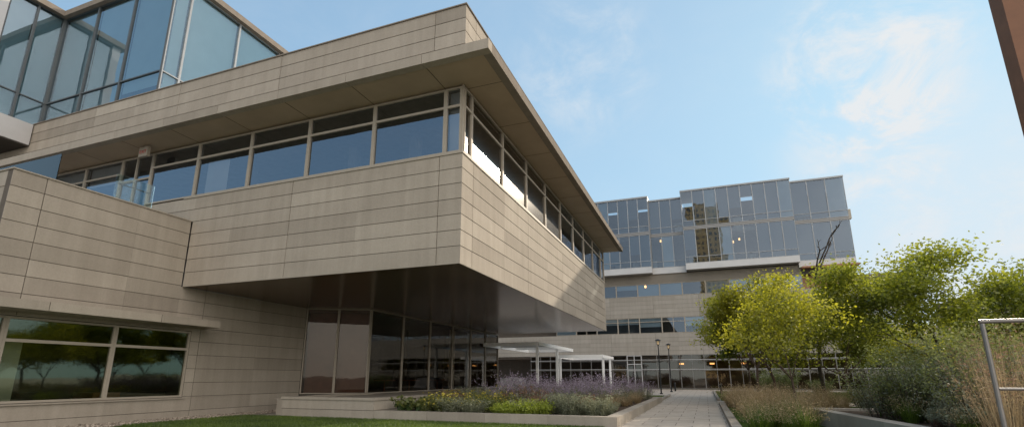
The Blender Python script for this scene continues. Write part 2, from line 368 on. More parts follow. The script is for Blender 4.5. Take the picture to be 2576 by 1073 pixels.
for i in range(len(yy)-1): window(B,B0,P_C,yy[i],yy[i+1],14.6,22.5,trans=(16.85,),fw=.05,glass=GLASS_T,frame=FRAME_S,blind=1,blmat=BLINDW,rec=0,thin=.03,name='curtain_wall_panel')
for a,b in((12.45,13.7),(13.7,14.98)): window(B,B0,P_A,a,b,15.24,22.5,trans=(16.85,),fw=.05,glass=GLASS_T,frame=FRAME_D,blind=1,blmat=BLINDT,rec=0,thin=.03,name='curtain_wall_panel')
for k in range(4): window(B,B0,P_A2,-50+3.8*k,-46.2+3.8*k,15.24,22.5,trans=(16.85,),fw=.05,glass=GLASS_T,frame=FRAME_D,blind=.3,rec=0,thin=.03,name='curtain_wall_panel')
mb=MB(); mb.box(gA-.45,gA+.05,12.0,12.43,15.24,22.5); mb.obj('corner_column',[LIGHTMETAL],B,B0)
mb=MB(); mb.box(-50,-24.5,14.75,32,22.502,22.85); mb.box(-50,gA+.3,11.75,14.748,22.502,22.85); mb.obj('penthouse_roof',[COPING],B,B0)
mb=MB(); mb.box(-50,-25.2,18.5,18.7,14.6,22.4,0); mb.box(-28.2,-28.,18.7,31,14.6,22.4,0); mb.box(-49,-25.1,15.3,31,18.3,18.7,1); mb.box(-49.9,gA-.5,12.3,15.2,18.3,18.7,1); mb.box(-49.9,gA-.5,12.2,15.3,15.23,15.3,1); mb.box(-49.8,-25.2,31,31.2,14.6,22.4,0)
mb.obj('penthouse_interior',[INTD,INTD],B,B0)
for x,y in((-8,15),(-16.5,15),(-23,15)): mb=MB(); mb.tube((x,y,15.3),(x,y,15.75),.012,.006,5); mb.obj('lightning_rod',[COPING],B,B0)

R0=(-20.6,12,8.13)
R=empty('glass_railing',R0,'frameless clear glass balustrade on the stone terrace','railing')
mb=MB(); mb.box(-20.62,-20.6,11.6,13.05,8.1,9.22); mb.obj('glass_panel',[GLASS_C],R,R0)
mb=MB(); mb.box(-36,-20.62,9.76,9.78,8.1,9.24); mb.obj('glass_panel',[GLASS_C],R,R0)
mb=MB(); mb.tube((-20.75,11.7,8.9),(-20.75,13.0,8.9),.022,.022,8)
for y in(11.8,12.9): mb.tube((-20.75,y,8.9),(-20.62,y,8.9),.015,.015,6)
mb.obj('handrail',[STEEL],R,R0)

E0=(-23.15,13.95,11.88)
E=empty('exit_sign',E0,'beige box EXIT sign with red letters under the canopy','sign')
mb=MB(); mb.box(-23.43,-22.87,13.88,14.02,11.33,11.76); mb.box(-23.46,-22.84,13.9,14.0,11.762,11.80)
mb.tube((-23.15,13.95,11.8),(-23.15,13.95,11.885),.03,.03,8); mb.obj('sign_box',[FRAME],E,E0)
cu=bpy.data.curves.new('t','FONT'); cu.body='EXIT'; cu.size=.22; cu.align_x='CENTER'; cu.align_y='CENTER'; cu.extrude=.004
to=bpy.data.objects.new('t',cu); S.collection.objects.link(to); bpy.context.view_layer.update()
me=bpy.data.meshes.new_from_object(to.evaluated_get(bpy.context.evaluated_depsgraph_get())); bpy.data.objects.remove(to)
me.materials.clear(); me.materials.append(RED)
lt=bpy.data.objects.new('lettering',me); S.collection.objects.link(lt); lt.parent=E; lt.location=(0,-.078,-.335); lt.rotation_euler=(math.pi/2,0,0)

# ============================================================ FAR BUILDING
F0=(0,76,0)
F=empty('courtyard_building',F0,'long stone and teal glass building with projecting upper bays','building')
PF=(0,72.,1,0,0,-1)
mb=MB()
mj=[-30+6*k for k in range(12)]; mn=[-27+6*k for k in range(11)]
stone_wall(mb,PF,-45,34,4.5,7.4,zref=4.5,ch=.58,major=mj,minor=mn)
stone_wall(mb,PF,-45,24,9.6,12.5,zref=9.6,ch=.58,major=mj,minor=mn)
mb.box(34-.3,34,72.01,86,0,7.4,0,.5); mb.box(24-.3,24,72.31,86,7.4,12.5,0,.5)
mb.obj('stone_band_wall',[STONE_FAR,JOINT],F,F0)
mb=MB()
mb.box(-45,24,74.5,74.7,7.4,14.3,0); mb.box(-45,34,78,78.2,0,4.5,0); mb.box(-45,34,72.35,78,4.2,4.45,0); mb.box(-45,24,72.35,86,12.2,12.45,1); mb.box(-45,34,72.35,86,7.1,7.38,1); mb.box(-45,34,72.2,78,.02,.1,1); mb.box(-45,24,72.35,86,9.65,9.8,1)
mb.box(-44,18.,75.2,75.4,15,26,0); mb.box(-44,18.2,72.1,75.2,20.8,21.3,1)
for k in range(15): mb.box(-19+2.6*k,-18.2+2.6*k,73.6,74.2,16.6,17.7+random.random(),1); mb.box(-18+2.6*k,-17.+2.6*k,73.4,74.1,21.5,22.4+random.random(),1)
mb.obj('interior_rooms',[INTD,INTER],F,F0)
for k in range(16):
    x=-20+3*k
    if x>23: break
    window(F,F0,PF,x,min(x+3,24),7.42,9.58,trans=(9.0,),mulls=(x+1.5,) if k%2 else (),fw=.07,glass=GLASS_F,frame=FRAME,blind=random.choice([0,.4,.6,1,0]),blmat=BLINDW,thin=.04)
    if x<12: window(F,F0,PF,x,min(x+3,12.6),12.52,14.3,fw=.07,glass=GLASS_F,frame=FRAME,blind=random.choice([0,.4,.6,1]),blmat=BLINDT,thin=.04)
for k in range(19):
    x=-24+3*k
    if x in(-12,-9): continue
    window(F,F0,PF,x,x+3,.12,4.48,trans=(2.45,3.7),mulls=(x+1.5,),fw=.05,glass=GLASS_G,frame=FRAME_G,rec=.02,thin=.03,jit=.006)
window(F,F0,PF,-12,-10,.12,4.48,trans=(2.45,3.7),fw=.05,glass=GLASS_G,frame=FRAME_G,rec=.02)
window(F,F0,PF,-8,-6,.12,4.48,trans=(2.45,3.7),fw=.05,glass=GLASS_G,frame=FRAME_G,rec=.02)
window(F,F0,PF,-10,-8,.02,4.48,trans=(2.45,3.3),mulls=(-9,),fw=.1,glass=GLASS_G,frame=LIGHTMETAL,rec=.0,name='entrance_door',thin=.05)
mb=MB()
for z in(2.6,3.85): mb.box(-24,33,71.84,71.93,z-.03,z+.03)
for k in range(20): 
    for z in(2.6,3.85): mb.box(-24+3*k-.03,-24+3*k+.03,71.931,71.985,z-.03,z+.03)
mb.obj('white_shade_rails',[LIGHTMETAL],F,F0)
mb=MB()
for k in range(9): mb.box(-45,12.6,72.0,72.03,14.35+.14*k,14.42+.14*k,1)
mb.box(-45,18.6,72.04,76,14.32,15.6,0); mb.obj('louvre_band',[DARK,FRAME],F,F0)
mb=MB(); mb.box(12.6,18.7,73.0,73.2,12.52,15.0,0); mb.box(12.6,18.9,71.,76,15.0,15.2,0); mb.obj('wood_soffit',[WOOD],F,F0)
def bay(name,x0,x1,yf,zb,zt,w):
    mb=MB(); 
    mb.box(x0,x1,yf+.25,72.6,zb,zb+.5,0)
    mb.box(x0-.02,x1+.02,yf-.02,yf+.24,zb,zb+.85,1)
    mb.box(x0-.05,x1+.05,yf-.1,76,zt,zt+.2,2)
    zm=(zb+.85+zt)/2
    mb.box(x0+.002,x1-.002,yf+.0,yf+.2,zm-.4,zm-.002,3)
    mb.box(x0-.001,x1+.001,yf-.03,yf-.001,zm-.24,zm-.18,2)
    mb.box(x1-.06,x1,yf+.24,76,zb+.5,zt,2); mb.box(x0,x0+.06,yf+.24,76,zb+.5,zt,2)
    b_=mb.obj(name,[GREYMETAL,LIGHTMETAL,FRAME_S,FRAME_G],F,F0)
    n=round((x1-x0)/w); ww=(x1-x0)/n; pl=(0,yf,1,0,0,-1)
    for i in range(n):
        a=x0+i*ww
        for (c,d) in((zb+.86,zm-.402),(zm+.0,zt-.01)):
            bl=random.choice([1,1,1,.9,.6,.3,0])
            wi=window(F,F0,pl,a,a+ww,c,d,trans=(c+.85,),fw=.045,glass=GLASS_F,frame=FRAME_S,rec=0,thin=.03,blind=bl,blmat=random.choice([BLIND,BLIND,BLIND,BLINDT]),jit=.008)
            wi.parent=b_
    return b_
bay('glass_bay',-20,-5.75,70.6,15.6,26.6,1.5)
bay('glass_bay',-5.74,-1.25,71.8,15.6,26.3,1.5)
bay('glass_bay',-1.24,12.4,70.6,15.7,26.8,1.5)
bay('glass_bay',12.42,18.7,71.8,15.2,26.7,2.1)
mb=MB(); mb.box(-45,18.5,76.2,90,15,25.8); mb.box(-45,24,86,86.2,0,15); mb.obj('rear_mass',[STONE_FAR],F,F0)
FIX=simple('amber_light_fitting',(.9,.6,.2),.5); 
nt=FIX.node_tree; pb=[n for n in nt.nodes if n.type=='BSDF_PRINCIPLED'][0]; pb.inputs['Emission Color'].default_value=(1,.5,.17,1); pb.inputs['Emission Strength'].default_value=3.5
mb=MB()
for x,z in((-4.4,20.3),(4.2,19.6),(5.8,19.6),(5.,19.3),(3.,19.7),(-7.6,20.),(-6.9,13.9)): mb.box(x-.1,x+.1,71.95,72.05,z-.1,z+.2)
for x in(-3,1,5,9): mb.box(x-.3,x+.3,76,76.3,3.3,3.5)
mb.obj('ceiling_lights',[FIX],F,F0)

def block_building(name,x0,x1,y0,y1,h,face,label,mat,fh=3.6,bw_=2.6,wf=.3):
    off=((x0+x1)/2,(y0+y1)/2,0); e=empty(name,off,label,'building')
    mb=MB(); mb.box(x0,x1,y0,y1,0,h,0); mb.box(x0-.3,x1+.3,y0-.3,y1+.3,h,h+.6,0); mb.obj('wall',[mat],e,off)
    yf=y0 if face<0 else y1
    n=int((x1-x0)/bw_); k=int(h/fh)
    rest=MB()
    for i in range(n):
        for j in range(k):
            a=x0+(x1-x0)*(i+.5-wf)/n; b=x0+(x1-x0)*(i+.5+wf)/n; z=j*fh+1
            rest.box(a,b,yf-.06,yf+.06,z,z+1.9)
    w=rest.obj('windows',[FRAME_D],e,off); w['kind']='stuff'
    return e
TAN=stone_mat('tan_masonry',(.62,.44,.22),(.72,.54,.30)); BRICK=stone_mat('brown_brick',(.12,.09,.075),(.2,.15,.12))
block_building('office_tower',2,20,-230,-200,112,1,'tan masonry office tower with grid of windows',TAN,3.8,3.,.2)
block_building('brick_building',43,80,105,120,14.5,-1,'brown brick low building beyond the trees',BRICK)

# ============================================================ GROUND
def sheet(name,pts,z,mat):
    me=bpy.data.meshes.new(name); me.from_pydata([(x,y,z) for x,y in pts],[],[tuple(range(len(pts)))]); me.materials.append(mat)
    o=bpy.data.objects.new(name,me); S.collection.objects.link(o); o['kind']='structure'; return o
m,nt,out=newmat('lawn_grass'); P=pos(nt); n=noise(nt,P,3,6,.7); n2=noise(nt,P,60,3,.7)
c=ramp(nt,math_n(nt,'ADD',math_n(nt,'MULTIPLY',n,.5),math_n(nt,'MULTIPLY',n2,.5)),[(.3,(.03,.058,.01)),(.7,(.08,.12,.02))])
pbsdf(nt,out,c,.95,0,.1,n2,.6,.04); LAWN=m
m,nt,out=newmat('concrete_pavers'); P=pos(nt)
br=N(nt,'ShaderNodeTexBrick'); br.offset=.5; br.inputs['Scale'].default_value=1; br.inputs['Brick Width'].default_value=1.1; br.inputs['Row Height'].default_value=1.1; br.inputs['Mortar Size'].default_value=.014
br.inputs['Color1'].default_value=(.48,.42,.35,1); br.inputs['Color2'].default_value=(.41,.36,.30,1); br.inputs['Mortar'].default_value=(.16,.13,.11,1)
L(nt,P,br.inputs['Vector']); n=noise(nt,P,2.,6,.65); n2=noise(nt,P,80,3,.6)
c=mulcol(nt,br.outputs[0],ramp(nt,math_n(nt,'ADD',math_n(nt,'MULTIPLY',n,.7),math_n(nt,'MULTIPLY',n2,.3)),[(.3,(.75,.73,.71)),(.7,(1.08,1.08,1.08))]))
pbsdf(nt,out,c,.8,0,.3,n2,.3,.01); PAVE=m
m,nt,out=newmat('gravel'); P=pos(nt); vo=N(nt,'ShaderNodeTexVoronoi'); vo.inputs['Scale'].default_value=14; L(nt,P,vo.inputs['Vector'])
c=ramp(nt,vo.outputs['Color'],[(.1,(.16,.13,.11)),(.9,(.44,.38,.31))])
pbsdf(nt,out,c,.9,0,.2,vo.outputs['Distance'],1,.05); GRAV=m
GENERIC=simple('city_ground',(.30,.27,.23),.95,0,.05,.3)
sheet('ground',[(-900,-900),(900,-900),(900,900),(-900,900)],-.004,GENERIC)
sheet('lawn',[(-18.6,-4),(-3.2,-4),(-3.2,17.3),(-18.6,17.3)],.004,LAWN)
sheet('lawn_beside_path',[(.9,12),(30,12),(30,66),(.9,66)],.004,LAWN)
sheet('gravel_strip',[(-20.3,5),(-18.6,5),(-18.6,22.5),(-20.3,22.5)],.006,GRAV)
sheet('courtyard_paving',[(-40,42.5),(-2.9,42.5),(-2.9,75),(-40,75)],.004,PAVE)
sheet('path',[(-2.85,-10),(.6,-10),(.6,72.2),(-2.85,72.2)],.008,PAVE)
sheet('cross_path',[(.6,34),(14,34),(14,38.5),(.6,38.5)],.010,PAVE)
sheet('entrance_paving',[(.6,64),(34,64),(34,72.2),(.6,72.2)],.012,PAVE)
sheet('lawn_patch',[(-9,38),(-3.1,38),(-3.1,46.5),(-9,46.5)],.014,LAWN)
for nm,(a,b,c_,d_) in (('path_kerb',(.62,.9,16,33.8)),('path_kerb',(.62,.8,38.7,63.5)),('path_kerb',(-3.15,-2.95,36.5,47))):
    mb=MB(); y=c_
    while y<d_: mb.box(a,b,y+.005,min(y+1.8,d_),0,.16,0,random.random()); y+=1.805
    o=mb.obj(nm,[STONE]); tag(o,'low pale stone kerb edging the paved path','kerb','path kerbs')
def blades(name,x0,x1,y0,y1,n,h,mat):
    px=rng.uniform(x0,x1,n); py=rng.uniform(y0,y1,n); C=np.stack([px,py,np.full(n,.0)],1)
    ang=rng.uniform(0,2*np.pi,n); w=.008; hh=h*rng.uniform(.5,1.3,n)
    dx=np.stack([np.cos(ang)*w,np.sin(ang)*w,np.zeros(n)],1); ln=rng.normal(0,.35,(n,2))*hh[:,None]
    tip=C+np.stack([ln[:,0],ln[:,1],hh],1)
    V=np.stack([C-dx,C+dx,tip+dx*.3,tip-dx*.3],1)
    me=quads_mesh(name,V,[mat],np.zeros(n),np.clip(.5+.5*np.sin(px*1.3)*np.cos(py*1.7)*.4+rng.normal(0,.25,n),0,1))
    o=bpy.data.objects.new(name,me); S.collection.objects.link(o); o['kind']='stuff'; o['label']='short mown green lawn grass blades'; o['category']='grass'
blades('grass',-18.6,-3.2,12,17.15,90000,.06,BLADE)
blades('grass',-9,-3.1,38,46.5,15000,.09,BLADE)
blades('grass',.95,14,39,63.5,25000,.12,BLADE)
mb=MB()
for i in range(1600):
    x=random.uniform(-20.15,-18.55);y=random.uniform(10,22);r=random.uniform(.02,.05)
    c=Vector((x,y,r*.5)); vs=[tuple(c+Vector(d)*r*random.uniform(.7,1.2)) for d in((1,0,0),(0,1,0),(-1,0,0),(0,-1,0),(0,0,.7),(0,0,-.7))]
    mb.add(vs,[(0,1,4),(1,2,4),(2,3,4),(3,0,4),(1,0,5),(2,1,5),(3,2,5),(0,3,5)],0,random.random())
o=mb.obj('gravel_stones',[stone_mat('pebble',(.14,.115,.09),(.50,.43,.36))]); tag(o,'loose pale river gravel along the stone wall','gravel',kind='stuff')

# ============================================================ PLANTERS
PL0=(-7.5,26,0)
PL=empty('stone_planter',PL0,'long low limestone planter wall filled with perennials','planter')
mb=MB()
def run(mb,x0,x1,y0,y1,h,alongx,step):
    a,b=(x0,x1) if alongx else (y0,y1); p=a
    while p<b-.05:
        q=min(p+step,b)
        if alongx: mb.box(p+.004,q-.004,y0,y1,0,h,0,random.random())
        else: mb.box(x0,x1,p+.004,q-.004,0,h,0,random.random())
        p=q
run(mb,-12.19,-2.8,17.2,17.6,.33,True,2.35); run(mb,-3.2,-2.8,17.61,35.6,.33,False,2.4); run(mb,-12.1,-3.21,35.2,35.6,.33,True,2.4)
mb.obj('stone_edge',[STONE],PL,PL0)
mb=MB(); mb.box(-12.15,-3.21,17.61,35.19,0,.24); mb.obj('soil',[SOIL],PL,PL0)
RP0=(5.5,15,0)
RP=empty('stone_planter',RP0,'raised limestone planter wall with shrubs and reeds','planter')
mb=MB()
pts=[Vector((3.3,22.2,0)),Vector((3.95,17.2,0)),Vector((4.3,14.4,0)),Vector((3.6,10.5,0)),Vector((3.2,6,0))]
for a,b in zip(pts[:-1],pts[1:]):
    d=(b-a).normalized(); nrm=Vector((-d.y,d.x,0)); 
    if nrm.x<0: nrm=-nrm
    k=max(1,round((b-a).length/1.6)); 
    for i in range(k):
        p=a+(b-a)*(i/k)+d*.004; q=a+(b-a)*((i+1)/k)-d*.004; w=.42
        vs=[p,q,q+nrm*w,p+nrm*w]; vs=[(v.x,v.y,0) for v in vs]+[(v.x,v.y,.5) for v in vs]
        mb.add(vs,[(0,1,2,3),(7,6,5,4),(4,5,1,0),(5,6,2,1),(6,7,3,2),(7,4,0,3)],0,random.uniform(.6,1))
mb.box(3.74,14,21.8,22.2,0,.5,0,.5)
mb.obj('stone_edge',[STONE],RP,RP0)
me=MB(); vs=[(3.7,21.8,.42),(14,21.8,.42),(14,6,.42),(3.6,6,.42),(4.0,10.5,.42),(4.7,14.4,.42)]
me.add(vs,[(5,4,3,2,1,0)]); me.obj('soil',[SOIL],RP,RP0)

# ============================================================ PLANTS
def rngn(s): return np.array([random.gauss(0,s),random.gauss(0,s),random.gauss(0,s)])
def stem_plant(name,n,h,r,lean,lsz,lper,leafm,tipm,tipf,stemm,sw=.008,l0=.1,lw=.4,curve=.5,spread=.03):
    Q=[];M=[];T=[]
    for i in range(n):
        an=random.uniform(0,2*math.pi); rr=r*math.sqrt(random.random())*.6
        b=np.array([math.cos(an)*rr,math.sin(an)*rr,0.]); hh=h*random.uniform(.55,1.2)
        an2=an+random.gauss(0,.5); le=lean*random.uniform(.2,1.2)*(.3+rr/max(r,.01))
        def P(t): return b+np.array([math.cos(an2)*le*hh*(t+curve*t*t),math.sin(an2)*le*hh*(t+curve*t*t),hh*t*(1-.35*le*t)])
        w=np.array([-math.sin(an2),math.cos(an2),0])*sw; pr=P(0); tt=random.random()
        for k in range(1,5):
            q=P(k/4.); w2=w*(1-k/5.)
            Q.append([pr-w,pr+w,q+w2,q-w2]); M.append(2); T.append(tt); pr=q; w=w2
        if lper:
            ts=[l0+(1-l0)*random.random() for _ in range(lper)]
            C=np.array([P(t)+rngn(spread) for t in ts]); LQ=leaf_quads(C,lsz,lsz*lw,-.3)
            for t,q in zip(ts,LQ): Q.append(q); tip=t>1-tipf; M.append(1 if tip else 0); T.append(min(1,max(0,random.gauss(.25+.5*t,.2))))
    return quads_mesh(name,np.array(Q),[leafm,tipm,stemm],M,T)
kinds={
 'sage':stem_plant('russian_sage',75,1.05,.55,.5,.05,34,LEAF_GREY,PURPLE,.35,LEAF_GREY,.006,.1,.4,.5,.03),
 'grey':stem_plant('catmint',110,.5,.45,.6,.05,26,LEAF_GREY,LEAF_GREY,.0,LEAF_GREY,.005,.1),
 'bright':stem_plant('green_mound',130,.40,.42,.7,.06,28,LEAF_BR,LEAF_BR,.3,LEAF_OL,.005,.05),
 'yellow':stem_plant('coneflower',70,.62,.45,.45,.085,16,LEAF_OL,YELLOW,.07,LEAF_OL,.006,.05),
 'dark':stem_plant('broadleaf_plant',40,.55,.35,.6,.20,8,LEAF_DK,LEAF_OL,.3,LEAF_DK,.008,.3,.6),
 'rust':stem_plant('sedum',90,.55,.42,.5,.06,24,RUST,RUST,.4,LEAF_GREY,.005,.2),
 'grass':stem_plant('fountain_grass',380,.95,.35,.6,.05,2,STRAW,STRAW,.3,STRAW,.006,.8,.3,.9),
 'gg':stem_plant('ornamental_grass',380,.8,.35,.6,.05,2,LEAF_OL,STRAW,.5,BLADE,.007,.8,.3,.9),
 'reed':stem_plant('tall_reed',85,1.8,.34,.26,.06,8,STRAW,RUST,.25,STRAW,.006,.5,.22,.7),
 'shrub':stem_plant('shrub',70,1.95,.75,.42,.08,55,LEAF_GREY,LEAF_OL,.3,BARK,.012,.12,.35,.4,.08),
 'shrubg':stem_plant('shrub',110,1.3,.9,.5,.08,60,LEAF_OL,LEAF_OL,.2,BARK,.012,.08,.4,.4,.07),
 'groundr':stem_plant('sedum',150,.7,.6,.5,.07,30,RUST,LEAF_GREY,.4,RUST,.008,.1),
}
labels={'sage':('mauve flowering russian sage in the stone planter','plant'),'grey':('grey-green catmint mound in the stone planter','plant'),
'bright':('bright green low mound in the stone planter','plant'),'yellow':('yellow flowering coneflowers in the stone planter','plant'),
'dark':('dark green broadleaf plant in the stone planter','plant'),'rust':('rust brown sedum in the stone planter','plant'),
'grass':('straw coloured fountain grass beside the path','grass'),'gg':('green ornamental grass clump beside the path','grass'),'reed':('tall straw coloured reeds in the raised planter','grass'),
'shrub':('grey-green leafy shrub in the raised planter','shrub'),'shrubg':('green leafy shrub near the trees','shrub'),'groundr':('reddish low foliage in the raised planter','plant')}
def put(kind,x,y,z,s=1.,sz=None):
    me=kinds[kind]; o=bpy.data.objects.new(me.name.split('.')[0],me); S.collection.objects.link(o)
    o.location=(x,y,z); o.rotation_euler=(0,0,random.uniform(0,6.28)); o.scale=(s,s,sz or s*random.uniform(.8,1.2))
    tag(o,labels[kind][0],labels[kind][1],'garden plants'); return o
def scatter(kind,n,x0,x1,y0,y1,z,s=1.):
    pts=[]
    tries=0
    while len(pts)<n and tries<2000:
        tries+=1; p=(random.uniform(x0,x1),random.uniform(y0,y1))
        if all((p[0]-q[0])**2+(p[1]-q[1])**2>.3*s for q in pts): pts.append(p)
    for p in pts: put(kind,p[0],p[1],z,s*random.uniform(.75,1.25))
scatter('dark',5,-11.8,-10.5,18,19.5,.24); scatter('yellow',11,-10.6,-7.4,18,20.2,.24); scatter('grey',5,-10.5,-7.4,18,20.5,.24,1.1); scatter('rust',7,-11.,-6,19.5,21.5,.24,1.1)
scatter('bright',5,-7.4,-5.8,17.9,18.7,.24,1.0); scatter('grey',10,-7,-3.6,18,20.5,.24,1.2); scatter('sage',22,-8.6,-3.8,20.5,28,.24,1.25)
scatter('grey',8,-11.6,-8.8,20.5,27,.24,1.3); scatter('grass',8,-4.2,-3.5,20,30,.24,.6); scatter('sage',6,-5,-3.5,29,34.5,.24); scatter('yellow',6,-12,-9,22,30,.24,1.); scatter('rust',5,-7.5,-4,18.5,24,.24,1.3)
scatter('grass',22,1.2,3.2,20,31,0,1.); scatter('gg',12,1.2,2.8,16.5,22,0,.9); scatter('grass',14,1.4,7,28,33.5,0,1.1); scatter('shrubg',9,5,12,24,33,0,1.0)
scatter('shrub',8,4.9,8.0,15.8,20.8,.42,1.0); scatter('shrubg',4,5.0,7.2,15.2,18.5,.42,.9); scatter('groundr',12,5.1,6.3,13.5,18.5,.42,.75); scatter('gg',9,4.9,6.2,13.5,20,.42,.7); scatter('grass',4,5,7,16.5,20,.42,.9)
for x,y,s_ in((4.55,10.9,1.),(4.8,11.8,1.05),(5.3,12.5,1.05),(5.7,13.6,1.1),(6.3,14.9,1.0),(5.0,10.8,1.)): put('reed',x,y,.42,s_)
for x,y,s_ in((5.3,14.2,.85),(6.1,14.2,1.),(6.6,15.,1.05)): put('shrub',x,y,.42,s_)
scatter('shrub',5,8.5,12,15,20,.42,1.2)
scatter('shrubg',12,6,24,40,60,0,1.3); scatter('shrubg',14,18,24,8,24,0,1.5)

# ============================================================ TREES
def make_tree(seed,h,rad,trunk_h,leafm,nleaf=60,lsz=.17,r0=.11,depth=4,spr=.36,skip=.12):
    random.seed(seed)
    tb=MB(); tips=[]
    def br(p,d,ln,r,dp):
        n=3; q=p
        for i in range(n):
            d2=(d+Vector((random.gauss(0,.13),random.gauss(0,.13),random.gauss(0,.09)+.05))).normalized()
            e=q+d2*ln/n; r2=r*(1-.28*(i+1)/n)
            tb.tube(q,e,r*(1-.28*i/n),r2,7 if dp>2 else 4,0,.5,False); q=e; d=d2
            if dp<=2 and random.random()<.8: tips.append((q.copy(),ln*.45))
        if dp==0: tips.append((q,ln*.6)); return
        k=random.choice([2,3,3]) if dp<depth else random.choice([4,5])
        a0=random.uniform(0,6.28)
        for j in range(k):
            a=a0+6.28*j/k+random.gauss(0,.35); sp=random.uniform(.45,.95)*(1.1 if dp==depth else .9)
            u=d.orthogonal().normalized(); v=d.cross(u)
            nd=(d*math.cos(sp)+(u*math.cos(a)+v*math.sin(a))*math.sin(sp)); nd.z=nd.z*.8+.12; nd.normalize()
            br(q,nd,ln*random.uniform(.62,.86),r2*random.uniform(.55,.72),dp-1)
    br(Vector((0,0,0)),Vector((random.gauss(0,.05),random.gauss(0,.05),1)),trunk_h,r0,depth)
    ts=np.array([t[0][:] for t in tips]); zmax=np.percentile(ts[:,2],98); rm=np.percentile(np.hypot(ts[:,0],ts[:,1]),92)
    sx=rad/rm; sz=(h*.96-trunk_h)/(zmax-trunk_h)
    def W(x,y,z):
        g=min(1,max(0,(z-trunk_h*.6)/(trunk_h*.6)))
        return (x*(1+(sx-1)*g),y*(1+(sx-1)*g),trunk_h+(z-trunk_h)*sz if z>trunk_h else z)
    tb.v=[W(*v) for v in tb.v]
    C=[]
    for p,s in tips:
        c=np.array(W(*p)); n=int(nleaf*random.uniform(.2,1.6))
        if random.random()<skip: continue
        C.append(c+rng.normal(size=(n,3))*np.array([spr,spr,spr*.55])*min(1.3,s*1.6+.4))
    C=np.concatenate(C); V=leaf_quads(C,lsz,lsz*.6,.2)
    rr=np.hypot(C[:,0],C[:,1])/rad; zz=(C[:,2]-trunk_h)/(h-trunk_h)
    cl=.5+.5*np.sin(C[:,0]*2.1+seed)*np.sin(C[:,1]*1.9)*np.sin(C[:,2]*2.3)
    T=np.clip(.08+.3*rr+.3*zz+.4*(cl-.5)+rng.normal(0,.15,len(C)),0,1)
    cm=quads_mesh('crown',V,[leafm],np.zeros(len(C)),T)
    to=tb.obj('trunk',[BARK],None,(0,0,0),True); tm=to.data; bpy.data.objects.remove(to)
    return tm,cm
def place_tree(meshes,x,y,rot,s,label,group='courtyard trees',sz=None):
    e=empty('tree',(x,y,0),label,'tree',group); e.rotation_euler=(0,0,rot); e.scale=(s,s,sz or s)
    for nm,me in zip(('trunk','crown'),meshes):
        o=bpy.data.objects.new(nm,me); S.collection.objects.link(o); o.parent=e
    return e
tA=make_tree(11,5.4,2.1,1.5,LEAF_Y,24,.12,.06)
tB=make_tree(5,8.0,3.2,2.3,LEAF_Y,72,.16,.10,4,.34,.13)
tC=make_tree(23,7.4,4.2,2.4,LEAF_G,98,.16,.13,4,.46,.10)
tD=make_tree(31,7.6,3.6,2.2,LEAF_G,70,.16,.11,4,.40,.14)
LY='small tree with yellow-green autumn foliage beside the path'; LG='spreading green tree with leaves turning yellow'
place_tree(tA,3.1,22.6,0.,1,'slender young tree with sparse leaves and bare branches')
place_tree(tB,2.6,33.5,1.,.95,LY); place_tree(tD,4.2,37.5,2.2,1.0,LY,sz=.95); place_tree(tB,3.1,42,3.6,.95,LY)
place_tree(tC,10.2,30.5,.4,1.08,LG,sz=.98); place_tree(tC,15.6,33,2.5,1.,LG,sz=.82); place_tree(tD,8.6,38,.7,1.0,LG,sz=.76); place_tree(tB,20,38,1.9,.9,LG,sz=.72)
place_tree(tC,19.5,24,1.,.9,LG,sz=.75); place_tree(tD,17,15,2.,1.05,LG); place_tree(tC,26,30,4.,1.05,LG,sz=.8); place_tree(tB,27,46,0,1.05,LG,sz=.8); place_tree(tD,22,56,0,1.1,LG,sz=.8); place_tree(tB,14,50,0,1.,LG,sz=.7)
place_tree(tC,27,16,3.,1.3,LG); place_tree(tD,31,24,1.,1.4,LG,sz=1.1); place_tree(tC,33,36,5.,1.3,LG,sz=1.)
random.seed(77); tb=MB()
def dead(p,d,ln,r,dp):
    q=p
    for i in range(4):
        d2=(d+Vector((random.gauss(0,.12),random.gauss(0,.12),random.gauss(0,.08)+.04))).normalized(); e=q+d2*ln/4
        tb.tube(q,e,r*(1-.1*i),r*(1-.1*(i+1)),7,0,.5,False); q=e; d=d2
    if dp==0: return
    for j in range(3 if dp>1 else 2):
        a=random.uniform(0,6.28); u=d.orthogonal().normalized(); v=d.cross(u); sp=random.uniform(.3,.8)
        dead(q,(d*math.cos(sp)+(u*math.cos(a)+v*math.sin(a))*math.sin(sp)).normalized(),ln*random.uniform(.25,.4),r*.5,dp-1)
dead(Vector((0,0,0)),Vector((-.12,0,1)),8.6,.14,3)
D=empty('bare_tree',(7.7,41.5,0),'dead leafless tree with dark bare branches','tree'); tb.obj('trunk',[BARKD],D,(0,0,0),True)

